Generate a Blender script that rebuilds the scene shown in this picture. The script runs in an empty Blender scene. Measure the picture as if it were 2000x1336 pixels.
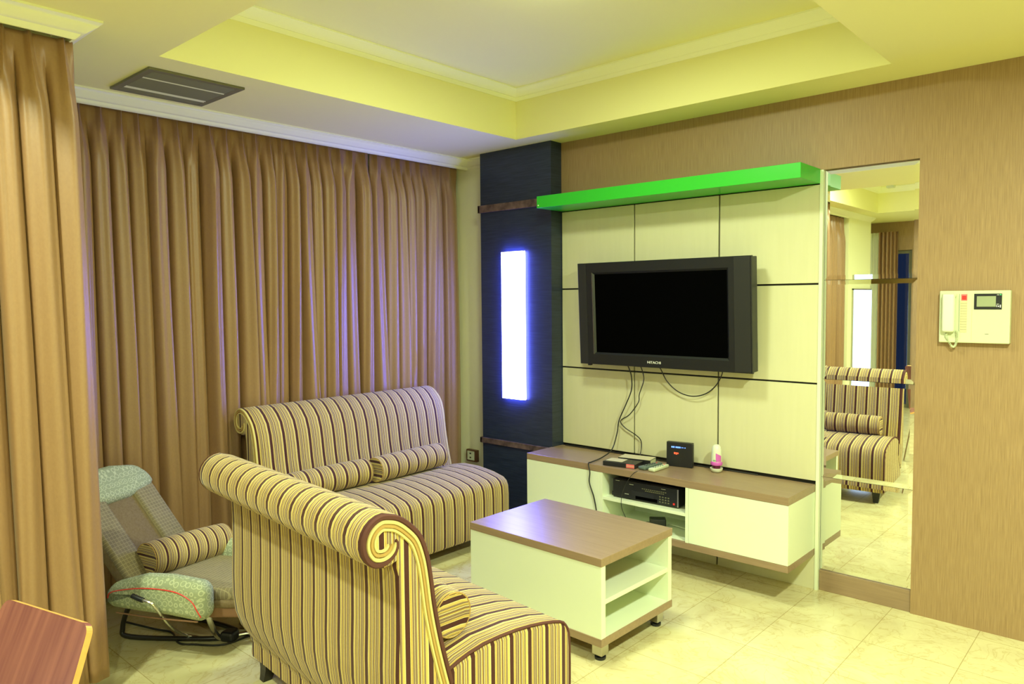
import bpy, bmesh, math, random
from mathutils import Vector, Matrix
random.seed(7)
SC = bpy.context.scene
COL = SC.collection
PI = math.pi

# ------------------------------------------------------------------ camera
CAM = (1.3418, -3.7952, 1.4953)
yaw, pitch, roll = 0.73259, -0.05636, -0.00869
f0 = Vector((-math.sin(yaw), math.cos(yaw), 0)); r0 = Vector((math.cos(yaw), math.sin(yaw), 0)); u0 = Vector((0, 0, 1))
fw = f0 * math.cos(pitch) + u0 * math.sin(pitch)
up = -f0 * math.sin(pitch) + u0 * math.cos(pitch)
rt = r0 * math.cos(roll) + up * math.sin(roll)
up2 = -r0 * math.sin(roll) + up * math.cos(roll)
cd = bpy.data.cameras.new('camera'); cam = bpy.data.objects.new('camera', cd); COL.objects.link(cam)
cam.matrix_world = Matrix(((rt.x, up2.x, -fw.x, CAM[0]), (rt.y, up2.y, -fw.y, CAM[1]), (rt.z, up2.z, -fw.z, CAM[2]), (0, 0, 0, 1)))
cd.sensor_width = 36; cd.lens = 1444.81 / 2000 * 36; cd.clip_start = 0.05; cd.clip_end = 60
SC.camera = cam

# ------------------------------------------------------------------ world, exposure, lamps
SC.view_settings.view_transform = 'Standard'; SC.view_settings.look = 'None'
SC.view_settings.gamma = 1; SC.view_settings.exposure = 0.30
SC.view_settings.use_curve_mapping = False
w = bpy.data.worlds.new('dusk_sky'); SC.world = w; w.use_nodes = True
w.node_tree.nodes['Background'].inputs[0].default_value = (0.010, 0.018, 0.045, 1)
w.node_tree.nodes['Background'].inputs[1].default_value = 1.0
SC.cycles.max_bounces = 10; SC.cycles.diffuse_bounces = 6; SC.cycles.glossy_bounces = 5
SC.cycles.sample_clamp_indirect = 6; SC.cycles.caustics_reflective = False; SC.cycles.caustics_refractive = False

WARM = (0.88, 1.0, 0.66)
LAMPS = [  # x, y, z of lens, watts, radius
    (1.40, -1.90, 2.495, 88, 0.075),
    (-0.80, -3.85, 2.795, 52, 0.075),
    (1.50, -4.30, 2.495, 46, 0.075),  # unseen downlight, added as general fill
    (0.20, -6.10, 2.495, 30, 0.075),  # unseen, added to fill the rear of the room
    (-0.55, -1.45, 2.795, 27, 0.16),
]
for i, (x, y, z, e, r) in enumerate(LAMPS):
    ld = bpy.data.lights.new('lamp_light', 'AREA'); ld.shape = 'DISK'; ld.size = r * 2
    ld.energy = e; ld.color = WARM
    lo = bpy.data.objects.new('lamp_light', ld); COL.objects.link(lo); lo.location = (x, y, z - (.012 if r < .1 else .075))

# ------------------------------------------------------------------ materials
def mat(name, col, rough=.5, metal=0., spec=.5, **kw):
    m = bpy.data.materials.new(name); m.use_nodes = True
    b = m.node_tree.nodes['Principled BSDF']
    b.inputs['Base Color'].default_value = (*col, 1); b.inputs['Roughness'].default_value = rough
    b.inputs['Metallic'].default_value = metal; b.inputs['Specular IOR Level'].default_value = spec
    for k, v in kw.items():
        b.inputs[k.replace('_', ' ')].default_value = v
    return m
def N(m, t, **kw):
    n = m.node_tree.nodes.new(t)
    for k, v in kw.items(): setattr(n, k, v)
    return n
def L(m, a, b): m.node_tree.links.new(a, b)
def bsdf(m): return m.node_tree.nodes['Principled BSDF']
def noisy(name, c1, c2, scale=(1, 1, 1), nscale=20, detail=6, rough=.5, bump=0., bdist=.002, spec=.5, coord='Object', lo=.3, hi=.7, **kw):
    m = mat(name, c1, rough, 0, spec, **kw)
    tc = N(m, 'ShaderNodeTexCoord'); mp = N(m, 'ShaderNodeMapping'); mp.inputs['Scale'].default_value = scale
    no = N(m, 'ShaderNodeTexNoise'); no.inputs['Scale'].default_value = nscale; no.inputs['Detail'].default_value = detail
    cr = N(m, 'ShaderNodeValToRGB'); cr.color_ramp.elements[0].position = lo; cr.color_ramp.elements[1].position = hi
    cr.color_ramp.elements[0].color = (*c1, 1); cr.color_ramp.elements[1].color = (*c2, 1)
    L(m, tc.outputs[coord], mp.inputs[0]); L(m, mp.outputs[0], no.inputs[0]); L(m, no.outputs[0], cr.inputs[0])
    L(m, cr.outputs[0], bsdf(m).inputs['Base Color'])
    if bump:
        bp = N(m, 'ShaderNodeBump'); bp.inputs['Strength'].default_value = bump; bp.inputs['Distance'].default_value = bdist
        L(m, no.outputs[0], bp.inputs['Height']); L(m, bp.outputs[0], bsdf(m).inputs['Normal'])
    return m
M = {}
M['wallpaper'] = noisy('wallpaper', (.27, .168, .080), (.36, .235, .118), (1, 1, .035), 260, 3, .5, .2, .0015)
M['paint'] = mat('paint', (.78, .79, .52), .6, spec=.3)
M['ceiling'] = mat('ceiling_paint', (.80, .78, .38), .7, spec=.2)
M['cornice'] = mat('cornice_paint', (.84, .86, .62), .5, spec=.3)
M['charcoal'] = noisy('charcoal_blue_glow', (.010, .017, .034), (.026, .038, .066), (.04, .04, 1), 190, 4, .38, .3, .002)  # blue cast of the light strip is mixed into the charcoal colour
M['band'] = noisy('dark_band', (.05, .03, .025), (.17, .11, .09), (1, 1, 1), 25, 5, .35)
M['laminate'] = mat('white_laminate', (.74, .80, .63), .30, spec=.45)
M['panel'] = noisy('cream_panel', (.62, .60, .40), (.64, .62, .42), (1, 1, .1), 40, 3, .38, spec=.4)
M['groove'] = mat('groove_black', (.012, .010, .008), .6)
M['oak'] = noisy('grey_oak', (.255, .17, .105), (.31, .21, .132), (.05, 1, 1), 90, 4, .34, spec=.55)
M['green'] = mat('green_lacquer', (.03, .46, .03), .30)
M['black'] = mat('black_plastic', (.012, .013, .016), .38)
M['tvframe'] = noisy('tv_bezel', (.005, .006, .008), (.011, .012, .014), (1, 1, 1), 800, 2, .40)
M['tvside'] = mat('speaker_grille', (.016, .017, .018), .45)
M['screen'] = mat('screen_glass', (.0005, .0005, .0006), .9, spec=.02)
M['white'] = mat('white_print', (.85, .85, .85), .5)
M['cream'] = mat('cream_plastic', (.58, .63, .44), .4)
M['chrome'] = mat('chrome', (.75, .74, .70), .22, 1.)
M['steel'] = mat('brushed_steel', (.55, .53, .47), .32, 1.)
M['mirror'] = mat('mirror', (.93, .95, .93), .008, 1.)
M['cable'] = mat('black_cable', (.012, .012, .012), .45)
M['legblack'] = mat('black_leg', (.015, .013, .012), .3)
M['red'] = mat('red_plastic', (.75, .03, .03), .4)
M['redlabel'] = mat('red_label', (.75, .16, .17), .5)
M['paper'] = mat('paper_label', (.56, .50, .32), .6)
M['greengrey'] = mat('green_grey_plastic', (.10, .14, .12), .45)
M['brownframe'] = mat('brown_frame', (.10, .045, .02), .4)
M['purple'] = mat('purple_label', (.62, .12, .55), .4)
M['plum'] = mat('plum_gel', (.12, .01, .05), .3)
M['leaf'] = mat('leaf_green', (.08, .35, .10), .5)
M['offwhite'] = mat('offwhite_plastic', (.70, .75, .62), .35)
M['leather'] = mat('brown_leather', (.22, .11, .06), .45)
M['lcd'] = mat('lcd_grey', (.30, .34, .22), .25)
M['vent'] = mat('vent_metal', (.15, .145, .085), .5)
M['ventdark'] = mat('vent_dark', (.04, .04, .025), .6)
M['ventlight'] = mat('vent_light', (.62, .62, .46), .5)
M['sheer'] = mat('sheer_cloth', (.80, .82, .74), .8, Transmission_Weight=0.0)
M['plywood'] = noisy('plywood_edge', (.55, .27, .07), (.62, .33, .10), (1, 1, 1), 30, 3, .35)
M['redwood'] = noisy('red_wood', (.15, .045, .05), (.27, .10, .085), (16, 1.2, .9), 2.6, 5, .24, spec=.6, coord='Object')

def emis(name, col, s):
    m = bpy.data.materials.new(name); m.use_nodes = True; nt = m.node_tree
    b = nt.nodes['Principled BSDF']; b.inputs['Base Color'].default_value = (0.02, 0.02, 0.02, 1)
    b.inputs['Emission Color'].default_value = (*col, 1); b.inputs['Emission Strength'].default_value = s
    return m
M['led'] = emis('led_panel', (.13, .155, 1.0), 48)
M['led2'] = emis('led_panel_added', (.50, .70, 1.0), 2.6)
M['lens'] = emis('lamp_lens', WARM, 12)
M['bluedigit'] = emis('blue_digits', (.1, .25, 1.0), 4)
M['redmark'] = emis('red_mark', (1.0, .10, .03), 1.5)
M['greenled'] = emis('green_led', (.1, 1, .2), 1)

def glass_mat():
    m = bpy.data.materials.new('window_glass'); m.use_nodes = True; nt = m.node_tree; nt.nodes.clear()
    o = nt.nodes.new('ShaderNodeOutputMaterial'); mx = nt.nodes.new('ShaderNodeMixShader'); t = nt.nodes.new('ShaderNodeBsdfTransparent')
    g = nt.nodes.new('ShaderNodeBsdfGlossy'); g.inputs['Roughness'].default_value = .02; fr = nt.nodes.new('ShaderNodeFresnel')
    t.inputs[0].default_value = (.85, .9, .95, 1)
    nt.links.new(fr.outputs[0], mx.inputs[0]); nt.links.new(t.outputs[0], mx.inputs[1]); nt.links.new(g.outputs[0], mx.inputs[2]); nt.links.new(mx.outputs[0], o.inputs[0])
    return m
M['glass'] = glass_mat()

def curtain_mat():
    m = noisy('brown_satin', (.275, .155, .076), (.295, .17, .084), (1, 1, .6), 120, 2, .42, .04, .0006, spec=.55)
    b = bsdf(m); b.inputs['Sheen Weight'].default_value = .25; b.inputs['Sheen Roughness'].default_value = .4
    b.inputs['Sheen Tint'].default_value = (.9, .75, .5, 1)
    return m
M['curtain'] = curtain_mat()

STRIPES = [(0, (.072, .022, .018)), (.205, (.78, .66, .30)), (.225, (.52, .36, .09)), (.30, (.70, .57, .24)), (.315, (.11, .05, .04)),
           (.335, (.27, .175, .115)), (.39, (.74, .63, .30)), (.41, (.11, .05, .04)), (.43, (.30, .195, .125)),
           (.48, (.10, .045, .04)), (.50, (.76, .65, .30)), (.53, (.46, .31, .08)), (.585, (.10, .045, .04)), (.61, (.32, .21, .14)),
           (.66, (.80, .69, .34)), (.69, (.10, .045, .04)), (.71, (.50, .35, .09)), (.77, (.75, .62, .26)), (.79, (.10, .045, .04)),
           (.81, (.29, .19, .125)), (.87, (.64, .49, .15)), (.97, (.80, .70, .36))]
def stripe_mat(name, period=.08, lift=1.0):
    m = mat(name, (.5, .4, .2), .85, spec=.15)
    uv = N(m, 'ShaderNodeUVMap'); uv.uv_map = 'UVMap'
    sp = N(m, 'ShaderNodeSeparateXYZ'); L(m, uv.outputs[0], sp.inputs[0])
    mu = N(m, 'ShaderNodeMath', operation='MULTIPLY'); mu.inputs[1].default_value = 1 / period; L(m, sp.outputs[0], mu.inputs[0])
    fr = N(m, 'ShaderNodeMath', operation='FRACT'); L(m, mu.outputs[0], fr.inputs[0])
    cr = N(m, 'ShaderNodeValToRGB'); cr.color_ramp.interpolation = 'CONSTANT'
    el = cr.color_ramp.elements
    while len(el) > 1: el.remove(el[0])
    el[0].position = 0; el[0].color = (*STRIPES[0][1], 1)
    for p, c in STRIPES[1:]:
        e = el.new(p); e.color = (*[min(1, x * lift) for x in c], 1)
    L(m, fr.outputs[0], cr.inputs[0])
    tc = N(m, 'ShaderNodeTexCoord'); no = N(m, 'ShaderNodeTexNoise'); no.inputs['Scale'].default_value = 260; L(m, tc.outputs['Object'], no.inputs[0])
    mx = N(m, 'ShaderNodeMixRGB', blend_type='MULTIPLY'); mx.inputs[0].default_value = .25
    L(m, cr.outputs[0], mx.inputs[1]); L(m, no.outputs[0], mx.inputs[2]); L(m, mx.outputs[0], bsdf(m).inputs['Base Color'])
    bp = N(m, 'ShaderNodeBump'); bp.inputs['Strength'].default_value = .3; bp.inputs['Distance'].default_value = .001
    L(m, no.outputs[0], bp.inputs['Height']); L(m, bp.outputs[0], bsdf(m).inputs['Normal'])
    bsdf(m).inputs['Sheen Weight'].default_value = .15
    return m
M['stripe'] = stripe_mat('striped_chenille')
M['stripe_fine'] = stripe_mat('striped_chenille_fine', .052)
M['stripe_dark'] = mat('brown_welt', (.10, .042, .035), .85, spec=.1)
M['stripe_tan'] = mat('tan_welt', (.42, .27, .09), .85, spec=.1)
M['stripe_cream'] = mat('cream_welt', (.60, .50, .21), .85, spec=.1)

def marble():
    m = mat('marble_tiles', (.7, .68, .5), .16, spec=.5)
    tc = N(m, 'ShaderNodeTexCoord')
    n1 = N(m, 'ShaderNodeTexNoise'); n1.inputs['Scale'].default_value = 3.2; n1.inputs['Detail'].default_value = 9; n1.inputs['Roughness'].default_value = .62; n1.inputs['Distortion'].default_value = 1.2
    L(m, tc.outputs['Object'], n1.inputs[0])
    cr = N(m, 'ShaderNodeValToRGB'); e = cr.color_ramp.elements
    e[0].position = .30; e[0].color = (.57, .49, .27, 1); e[1].position = .62; e[1].color = (.69, .64, .37, 1)
    L(m, n1.outputs[0], cr.inputs[0])
    n2 = N(m, 'ShaderNodeTexNoise'); n2.inputs['Scale'].default_value = 5; n2.inputs['Detail'].default_value = 12; n2.inputs['Distortion'].default_value = 2.5
    L(m, tc.outputs['Object'], n2.inputs[0])
    c2 = N(m, 'ShaderNodeValToRGB'); e = c2.color_ramp.elements
    e[0].position = .475; e[0].color = (1, 1, 1, 1); e[1].position = .50; e[1].color = (.74, .62, .45, 1); k = e.new(.525); k.color = (1, 1, 1, 1)
    L(m, n2.outputs[0], c2.inputs[0])
    mx = N(m, 'ShaderNodeMixRGB', blend_type='MULTIPLY'); mx.inputs[0].default_value = .5
    L(m, cr.outputs[0], mx.inputs[1]); L(m, c2.outputs[0], mx.inputs[2])
    mp = N(m, 'ShaderNodeMapping'); mp.inputs['Location'].default_value = (0, .45, 0)
    L(m, tc.outputs['Object'], mp.inputs[0])
    br = N(m, 'ShaderNodeTexBrick'); br.offset = 0; br.inputs['Scale'].default_value = 1; br.inputs['Mortar Size'].default_value = .0016
    br.inputs['Brick Width'].default_value = .365; br.inputs['Row Height'].default_value = .365; br.inputs['Mortar Smooth'].default_value = .2
    br.inputs['Color1'].default_value = (1, 1, 1, 1); br.inputs['Color2'].default_value = (.93, .93, .93, 1); br.inputs['Mortar'].default_value = (.62, .55, .42, 1)
    L(m, mp.outputs[0], br.inputs[0])
    m2 = N(m, 'ShaderNodeMixRGB', blend_type='MULTIPLY'); m2.inputs[0].default_value = 1
    L(m, mx.outputs[0], m2.inputs[1]); L(m, br.outputs[0], m2.inputs[2]); L(m, m2.outputs[0], bsdf(m).inputs['Base Color'])
    return m
M['marble'] = marble()

def mint_mat():
    m = mat('mint_jacquard', (.4, .48, .36), .8, spec=.15)
    tc = N(m, 'ShaderNodeTexCoord'); vo = N(m, 'ShaderNodeTexVoronoi'); vo.inputs['Scale'].default_value = 38; vo.inputs['Randomness'].default_value = .25
    L(m, tc.outputs['Object'], vo.inputs[0])
    wv = N(m, 'ShaderNodeMath', operation='SINE'); mu = N(m, 'ShaderNodeMath', operation='MULTIPLY'); mu.inputs[1].default_value = 17
    L(m, vo.outputs['Distance'], mu.inputs[0]); L(m, mu.outputs[0], wv.inputs[0])
    cr = N(m, 'ShaderNodeValToRGB'); cr.color_ramp.elements[0].position = .35; cr.color_ramp.elements[1].position = .8
    cr.color_ramp.elements[0].color = (.31, .35, .24, 1); cr.color_ramp.elements[1].color = (.48, .52, .36, 1)
    L(m, wv.outputs[0], cr.inputs[0]); L(m, cr.outputs[0], bsdf(m).inputs['Base Color'])
    return m
M['mint'] = mint_mat()
def grid_mat():
    m = mat('checked_cloth', (.25, .2, .12), .8, spec=.15)
    tc = N(m, 'ShaderNodeTexCoord'); br = N(m, 'ShaderNodeTexBrick'); br.offset = 0
    br.inputs['Scale'].default_value = 1; br.inputs['Mortar Size'].default_value = .0012; br.inputs['Brick Width'].default_value = .017; br.inputs['Row Height'].default_value = .017
    br.inputs['Color1'].default_value = (.20, .165, .105, 1); br.inputs['Color2'].default_value = (.23, .19, .12, 1); br.inputs['Mortar'].default_value = (.33, .28, .17, 1)
    uv = N(m, 'ShaderNodeUVMap'); uv.uv_map = 'UVMap'
    L(m, uv.outputs[0], br.inputs[0]); L(m, br.outputs[0], bsdf(m).inputs['Base Color'])
    return m
M['check'] = grid_mat()
M['browncloth'] = noisy('brown_cloth', (.17, .12, .065), (.21, .155, .09), (1, 1, 1), 120, 3, .85, spec=.15)

# ------------------------------------------------------------------ helpers
WM = {}
def wmat(o):
    return WM.get(o.name, Matrix.Identity(4)) if o else Matrix.Identity(4)
def tag(o, label=None, cat=None, group=None, kind=None):
    if label: o['label'] = label
    if cat: o['category'] = cat
    if group: o['group'] = group
    if kind: o['kind'] = kind
    return o
def thing(name, label, cat, loc=(0, 0, 0), rz=0., group=None):
    o = bpy.data.objects.new(name, None); COL.objects.link(o); o.empty_display_size = .1
    o.location = loc; o.rotation_euler = (0, 0, rz)
    WM[o.name] = Matrix.Translation(loc) @ Matrix.Rotation(rz, 4, 'Z')
    return tag(o, label, cat, group)
def obj(name, bm, material, parent=None, world=True, smooth=False, label=None, uvfn=None):
    if uvfn:
        lay = bm.loops.layers.uv.get('UVMap') or bm.loops.layers.uv.new('UVMap')
        bm.normal_update()
        for f in bm.faces:
            for l in f.loops: l[lay].uv = uvfn(l.vert.co, f.normal)
    if parent is not None and world:
        bm.transform(wmat(parent).inverted())
    bmesh.ops.recalc_face_normals(bm, faces=bm.faces)
    me = bpy.data.meshes.new(name); bm.to_mesh(me); bm.free()
    if isinstance(material, (list, tuple)):
        for m in material: me.materials.append(m)
    else: me.materials.append(material)
    if smooth:
        for p in me.polygons: p.use_smooth = True
        try: me.set_sharp_from_angle(angle=math.radians(45))
        except Exception: pass
    o = bpy.data.objects.new(name, me); COL.objects.link(o)
    if parent is not None:
        o.parent = parent; WM[o.name] = wmat(parent)
    if label: o['label'] = label
    return o
def solo(name, bm, material, label, cat, group=None, smooth=False, uvfn=None, loc=None, rz=0.):
    """a thing that is one mesh: geometry in world coordinates, origin moved to its base"""
    bm.verts.ensure_lookup_table()
    if loc is None:
        xs = [v.co for v in bm.verts]
        loc = Vector((sum(v.x for v in xs) / len(xs), sum(v.y for v in xs) / len(xs), min(v.z for v in xs)))
        bm.transform(Matrix.Translation(-loc))
    o = obj(name, bm, material, None, smooth=smooth, uvfn=uvfn); o.location = loc; o.rotation_euler = (0, 0, rz)
    return tag(o, label, cat, group)
def struct(name, bm, material, smooth=False, uvfn=None):
    return tag(obj(name, bm, material, None, smooth=smooth, uvfn=uvfn), kind='structure')

def box(bm, x0, x1, y0, y1, z0, z1, bevel=0., seg=2, mtx=None):
    r = bmesh.ops.create_cube(bm, size=1)
    vs = r['verts']
    for v in vs:
        v.co = Vector((x0 + (v.co.x + .5) * (x1 - x0), y0 + (v.co.y + .5) * (y1 - y0), z0 + (v.co.z + .5) * (z1 - z0)))
    if bevel > 0:
        es = list({e for v in vs for e in v.link_edges})
        rr = bmesh.ops.bevel(bm, geom=es, offset=bevel, segments=seg, profile=.5, affect='EDGES')
        vs = list({v for f in rr['faces'] for v in f.verts} | {v for v in vs if v.is_valid})
    if mtx is not None:
        for v in vs: v.co = mtx @ v.co
    return vs
def B(*a, **k):
    bm = bmesh.new(); box(bm, *a, **k); return bm
def smoothpath(pts, n=6):
    P = [Vector(p) for p in pts]; out = []
    for i in range(len(P) - 1):
        a = P[max(i - 1, 0)]; b = P[i]; c = P[i + 1]; d = P[min(i + 2, len(P) - 1)]
        for k in range(n):
            t = k / n
            out.append(.5 * ((2 * b) + (c - a) * t + (2 * a - 5 * b + 4 * c - d) * t * t + (3 * b - a - 3 * c + d) * t ** 3))
    out.append(P[-1]); return out
def tube(bm, pts, r, n=8, cap=True, flat=1.0, closed=False):
    P = [Vector(p) for p in pts]; rings = []
    m = len(P); prev = None
    for i, p in enumerate(P):
        if closed: t = (P[(i + 1) % m] - P[i - 1]).normalized()
        else: t = (P[min(i + 1, m - 1)] - P[max(i - 1, 0)]).normalized()
        if prev is None:
            a = Vector((0, 0, 1)) if abs(t.z) < .9 else Vector((1, 0, 0))
            x = t.cross(a).normalized()
        else:
            x = (prev - t * prev.dot(t)).normalized()
        prev = x; y = t.cross(x)
        rr = r[i] if isinstance(r, (list, tuple)) else r
        rings.append([bm.verts.new(p + x * math.cos(2 * PI * k / n) * rr + y * math.sin(2 * PI * k / n) * rr * flat) for k in range(n)])
    rng = range(m) if closed else range(m - 1)
    for i in rng:
        A = rings[i]; Bq = rings[(i + 1) % m]
        for k in range(n):
            bm.faces.new((A[k], A[(k + 1) % n], Bq[(k + 1) % n], Bq[k]))
    if cap and not closed:
        bm.faces.new(rings[0][::-1]); bm.faces.new(rings[-1])
    return bm
def T(pts, r, n=8, sm=6, **k):
    bm = bmesh.new(); tube(bm, smoothpath(pts, sm) if sm else pts, r, n, **k); return bm
def lathe(bm, prof, cx, cy, n=24, z0=0):
    rings = []
    for r, z in prof:
        rings.append([bm.verts.new((cx + math.cos(2 * PI * k / n) * r, cy + math.sin(2 * PI * k / n) * r, z0 + z)) for k in range(n)])
    for i in range(len(rings) - 1):
        for k in range(n):
            bm.faces.new((rings[i][k], rings[i][(k + 1) % n], rings[i + 1][(k + 1) % n], rings[i + 1][k]))
    bm.faces.new(rings[0][::-1]); bm.faces.new(rings[-1]); return bm
def LA(*a, **k):
    bm = bmesh.new(); lathe(bm, *a, **k); return bm
def moulding(path, profile, z, closed=False):
    """profile: list of (out, down), swept on the left of the path"""
    bm = bmesh.new(); P = [Vector((p[0], p[1])) for p in path]; m = len(P); rings = []
    def nrm(a, b):
        d = (b - a).normalized(); return Vector((-d.y, d.x))
    for i in range(m):
        if closed or 0 < i < m - 1:
            n1 = nrm(P[i - 1], P[i]); n2 = nrm(P[i], P[(i + 1) % m]); mi = (n1 + n2) / (1 + n1.dot(n2))
        else:
            mi = nrm(P[0], P[1]) if i == 0 else nrm(P[-2], P[-1])
        rings.append([bm.verts.new((P[i].x + mi.x * o, P[i].y + mi.y * o, z - d)) for o, d in profile])
    for i in range(m if closed else m - 1):
        A = rings[i]; Q = rings[(i + 1) % m]
        for k in range(len(profile)):
            k2 = (k + 1) % len(profile); bm.faces.new((A[k], A[k2], Q[k2], Q[k]))
    if not closed:
        bm.faces.new(rings[0]); bm.faces.new(rings[-1][::-1])
    return bm
def text(name, body, size, material, parent, mtx, extrude=.0006, label=None):
    cu = bpy.data.curves.new(name, 'FONT'); cu.body = body; cu.size = size; cu.extrude = extrude; cu.align_x = 'CENTER'; cu.align_y = 'CENTER'
    o = bpy.data.objects.new(name, cu)
    COL.objects.link(o)
    me = bpy.data.meshes.new_from_object(o.evaluated_get(bpy.context.evaluated_depsgraph_get()))
    bpy.data.objects.remove(o); bpy.data.curves.remove(cu)
    bm = bmesh.new(); bm.from_mesh(me); bpy.data.meshes.remove(me); bm.transform(mtx)
    return obj(name, bm, material, parent, label=label)
def FRONT(x, y, z):  # text facing -Y
    return Matrix.Translation((x, y, z)) @ Matrix.Rotation(PI / 2, 4, 'X')

# ================================================================== SETTING
XR, YF = 3.1, -7.05
CX = -1.633   # right edge of the dark pilaster / left edge of the panels
# floor
struct('floor', B(-2.9, XR + .1, YF - .1, .2, -.08, 0), M['marble'])
# wall behind the TV: full wall behind, and a wallpapered layer in front (recess for the mirror)
bm = bmesh.new(); box(bm, CX, XR + .1, .03, .16, 0, 2.95)
box(bm, CX, .445, 0, .03, 2.128, 2.5); box(bm, .445, XR + .1, 0, .03, 0, 2.5)
struct('wall_back', bm, M['wallpaper'])
# short plain wall left of the pilaster, and the left walls
bm = bmesh.new(); box(bm, -2.8, -2.2575, .02, .16, 0, 2.95)
box(bm, -2.84, -2.70, -2.86, .02, 0, 2.95)
box(bm, -2.8, -1.76, -2.98, -2.86, 0, 2.95)
box(bm, -1.88, -1.76, -5.45, -2.98, 0, 2.95)
box(bm, -1.88, -1.60, -6.3, -5.45, 0, 2.95)
box(bm, -2.0, -1.88, YF, -6.2, 0, 2.95)
struct('wall_left', bm, M['paint'])
struct('wall_right', B(XR, XR + .12, YF, .03, 0, 2.95), M['paint'])
# wall behind the camera with two windows; the wide unseen one is added for cool light
bm = bmesh.new()
W1 = (-1.84, -1.30, 0.0, 2.12); W2 = (-.3, 2.3, .75, 2.15)
box(bm, -2.0, W1[0], YF - .12, YF, 0, 2.95); box(bm, W1[0], W1[1], YF - .12, YF, W1[3], 2.95)
box(bm, W1[1], W2[0], YF - .12, YF, 0, 2.95); box(bm, W2[0], W2[1], YF - .12, YF, 0, W2[2]); box(bm, W2[0], W2[1], YF - .12, YF, W2[3], 2.95)
box(bm, W2[1], XR + .1, YF - .12, YF, 0, 2.95)
struct('wall_front', bm, M['wallpaper'])
for i, Wn in enumerate((W1, W2)):
    bm = bmesh.new(); x0, x1, z0, z1 = Wn; f = .045
    xs = [x0, x1] if i == 0 else [x0, (x0 + x1) / 2, x1]
    box(bm, x0, x1, YF - .09, YF - .04, z0, z0 + f); box(bm, x0, x1, YF - .09, YF - .04, z1 - f, z1)
    for k, x in enumerate(xs):
        a = x if k == 0 else (x - f if k == len(xs) - 1 else x - f / 2)
        box(bm, a, a + f, YF - .089, YF - .041, z0, z1)
    wf = struct('window_%d' % (i + 1), bm, M['vent'])
    obj('window_pane', B(x0 + .01, x1 - .01, YF - .068, YF - .062, z0 + .01, z1 - .01), M['glass'], wf)
# ceiling with two trays
TR1 = (-1.776, .391, -2.465, -.276); TR2 = (-1.37, .9, -5.75, -3.45)
bm = bmesh.new()
X0, X1 = -2.9, XR + .12; T0, T1 = 2.5, 2.95
box(bm, X0, X1, TR1[3], .16, T0, T1); box(bm, X0, TR1[0], TR1[2], TR1[3], T0, T1); box(bm, TR1[1], X1, TR1[2], TR1[3], T0, T1)
box(bm, X0, X1, TR2[3], TR1[2], T0, T1)
box(bm, X0, TR2[0], TR2[2], TR2[3], T0, T1); box(bm, TR2[1], X1, TR2[2], TR2[3], T0, T1)
box(bm, X0, X1, YF - .12, TR2[2], T0, T1)
box(bm, TR1[0], TR1[1], TR1[2], TR1[3], 2.80, T1); box(bm, TR2[0], TR2[1], TR2[2], TR2[3], 2.80, T1)
struct('ceiling', bm, M['ceiling'])
# cornices
PROF = [(0, 0), (.078, 0), (.078, .008), (.070, .012), (.066, .020), (.052, .030), (.038, .040), (.030, .046), (.022, .046), (.016, .054), (.006, .064), (0, .064)]
PROF_T = [(o * .75, d * 1.05) for o, d in PROF]
for i, tr in enumerate((TR1, TR2)):
    x0, x1, y0, y1 = tr
    struct('trim_%d' % (i + 1), moulding([(x0, y0), (x1, y0), (x1, y1), (x0, y1)], PROF_T, 2.80, True), M['cornice'], smooth=True)
bm = moulding([(-2.2575, .03), (-2.52, .03), (-2.52, -2.835), (-1.615, -2.835), (-1.615, -6.29)], PROF, 2.5)
struct('trim_3', bm, M['cornice'], smooth=True)
# skirting under the mirror, pale edge strip between panels and mirror
struct('baseboard_back', B(.018, .445, .012, .03, 0, .105, bevel=.002), M['oak'])
struct('trim_4', B(.0005, .017, -.004, .03, 0, 2.128), M['laminate'])

# dark pilaster with the light box
bm = bmesh.new(); PY = -.107
LX0, LX1, LZ0, LZ1 = -2.046, -1.850, .830, 1.822
box(bm, -2.2575, LX0, PY, .03, 0, 2.5); box(bm, LX1, CX, PY, .03, 0, 2.5)
box(bm, LX0, LX1, PY, .03, 0, LZ0); box(bm, LX0, LX1, PY, .03, LZ1, 2.5); box(bm, LX0, LX1, PY + .06, .03, LZ0, LZ1)
struct('wall_pilaster', bm, M['charcoal'])
lb = thing('light_box', 'tall glowing blue-white light strip set into the dark pilaster', 'wall light', ((LX0 + LX1) / 2, PY, LZ0))
bm = bmesh.new(); g = .006
box(bm, LX0, LX0 + g, PY - .002, PY + .05, LZ0, LZ1); box(bm, LX1 - g, LX1, PY - .002, PY + .05, LZ0, LZ1)
box(bm, LX0, LX1, PY - .0025, PY + .05, LZ0, LZ0 + g); box(bm, LX0, LX1, PY - .0025, PY + .05, LZ1 - g, LZ1)
obj('frame', bm, M['steel'], lb)
obj('diffuser', B(LX0 + g, LX1 - g, PY - .030, PY + .05, LZ0 + g, LZ1 - g), M['led'], lb)
lb2 = thing('light_box', 'wide blue-white light panel added on the far white wall as a guessed light source', 'wall light', (-1.60, -5.95, .45))  # added panel, a guessed source for the blue in the mirror
bm = bmesh.new()
for a in ((-6.295, -6.285, .45, 1.60), (-5.615, -5.60, .45, 1.60), (-6.295, -5.60, .45, .465), (-6.295, -5.60, 1.585, 1.60)):
    box(bm, -1.5995, -1.580, a[0], a[1], a[2], a[3])
obj('frame', bm, M['steel'], lb2)
obj('diffuser', B(-1.5995, -1.572, -6.285, -5.615, .465, 1.585), M['led2'], lb2)
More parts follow.
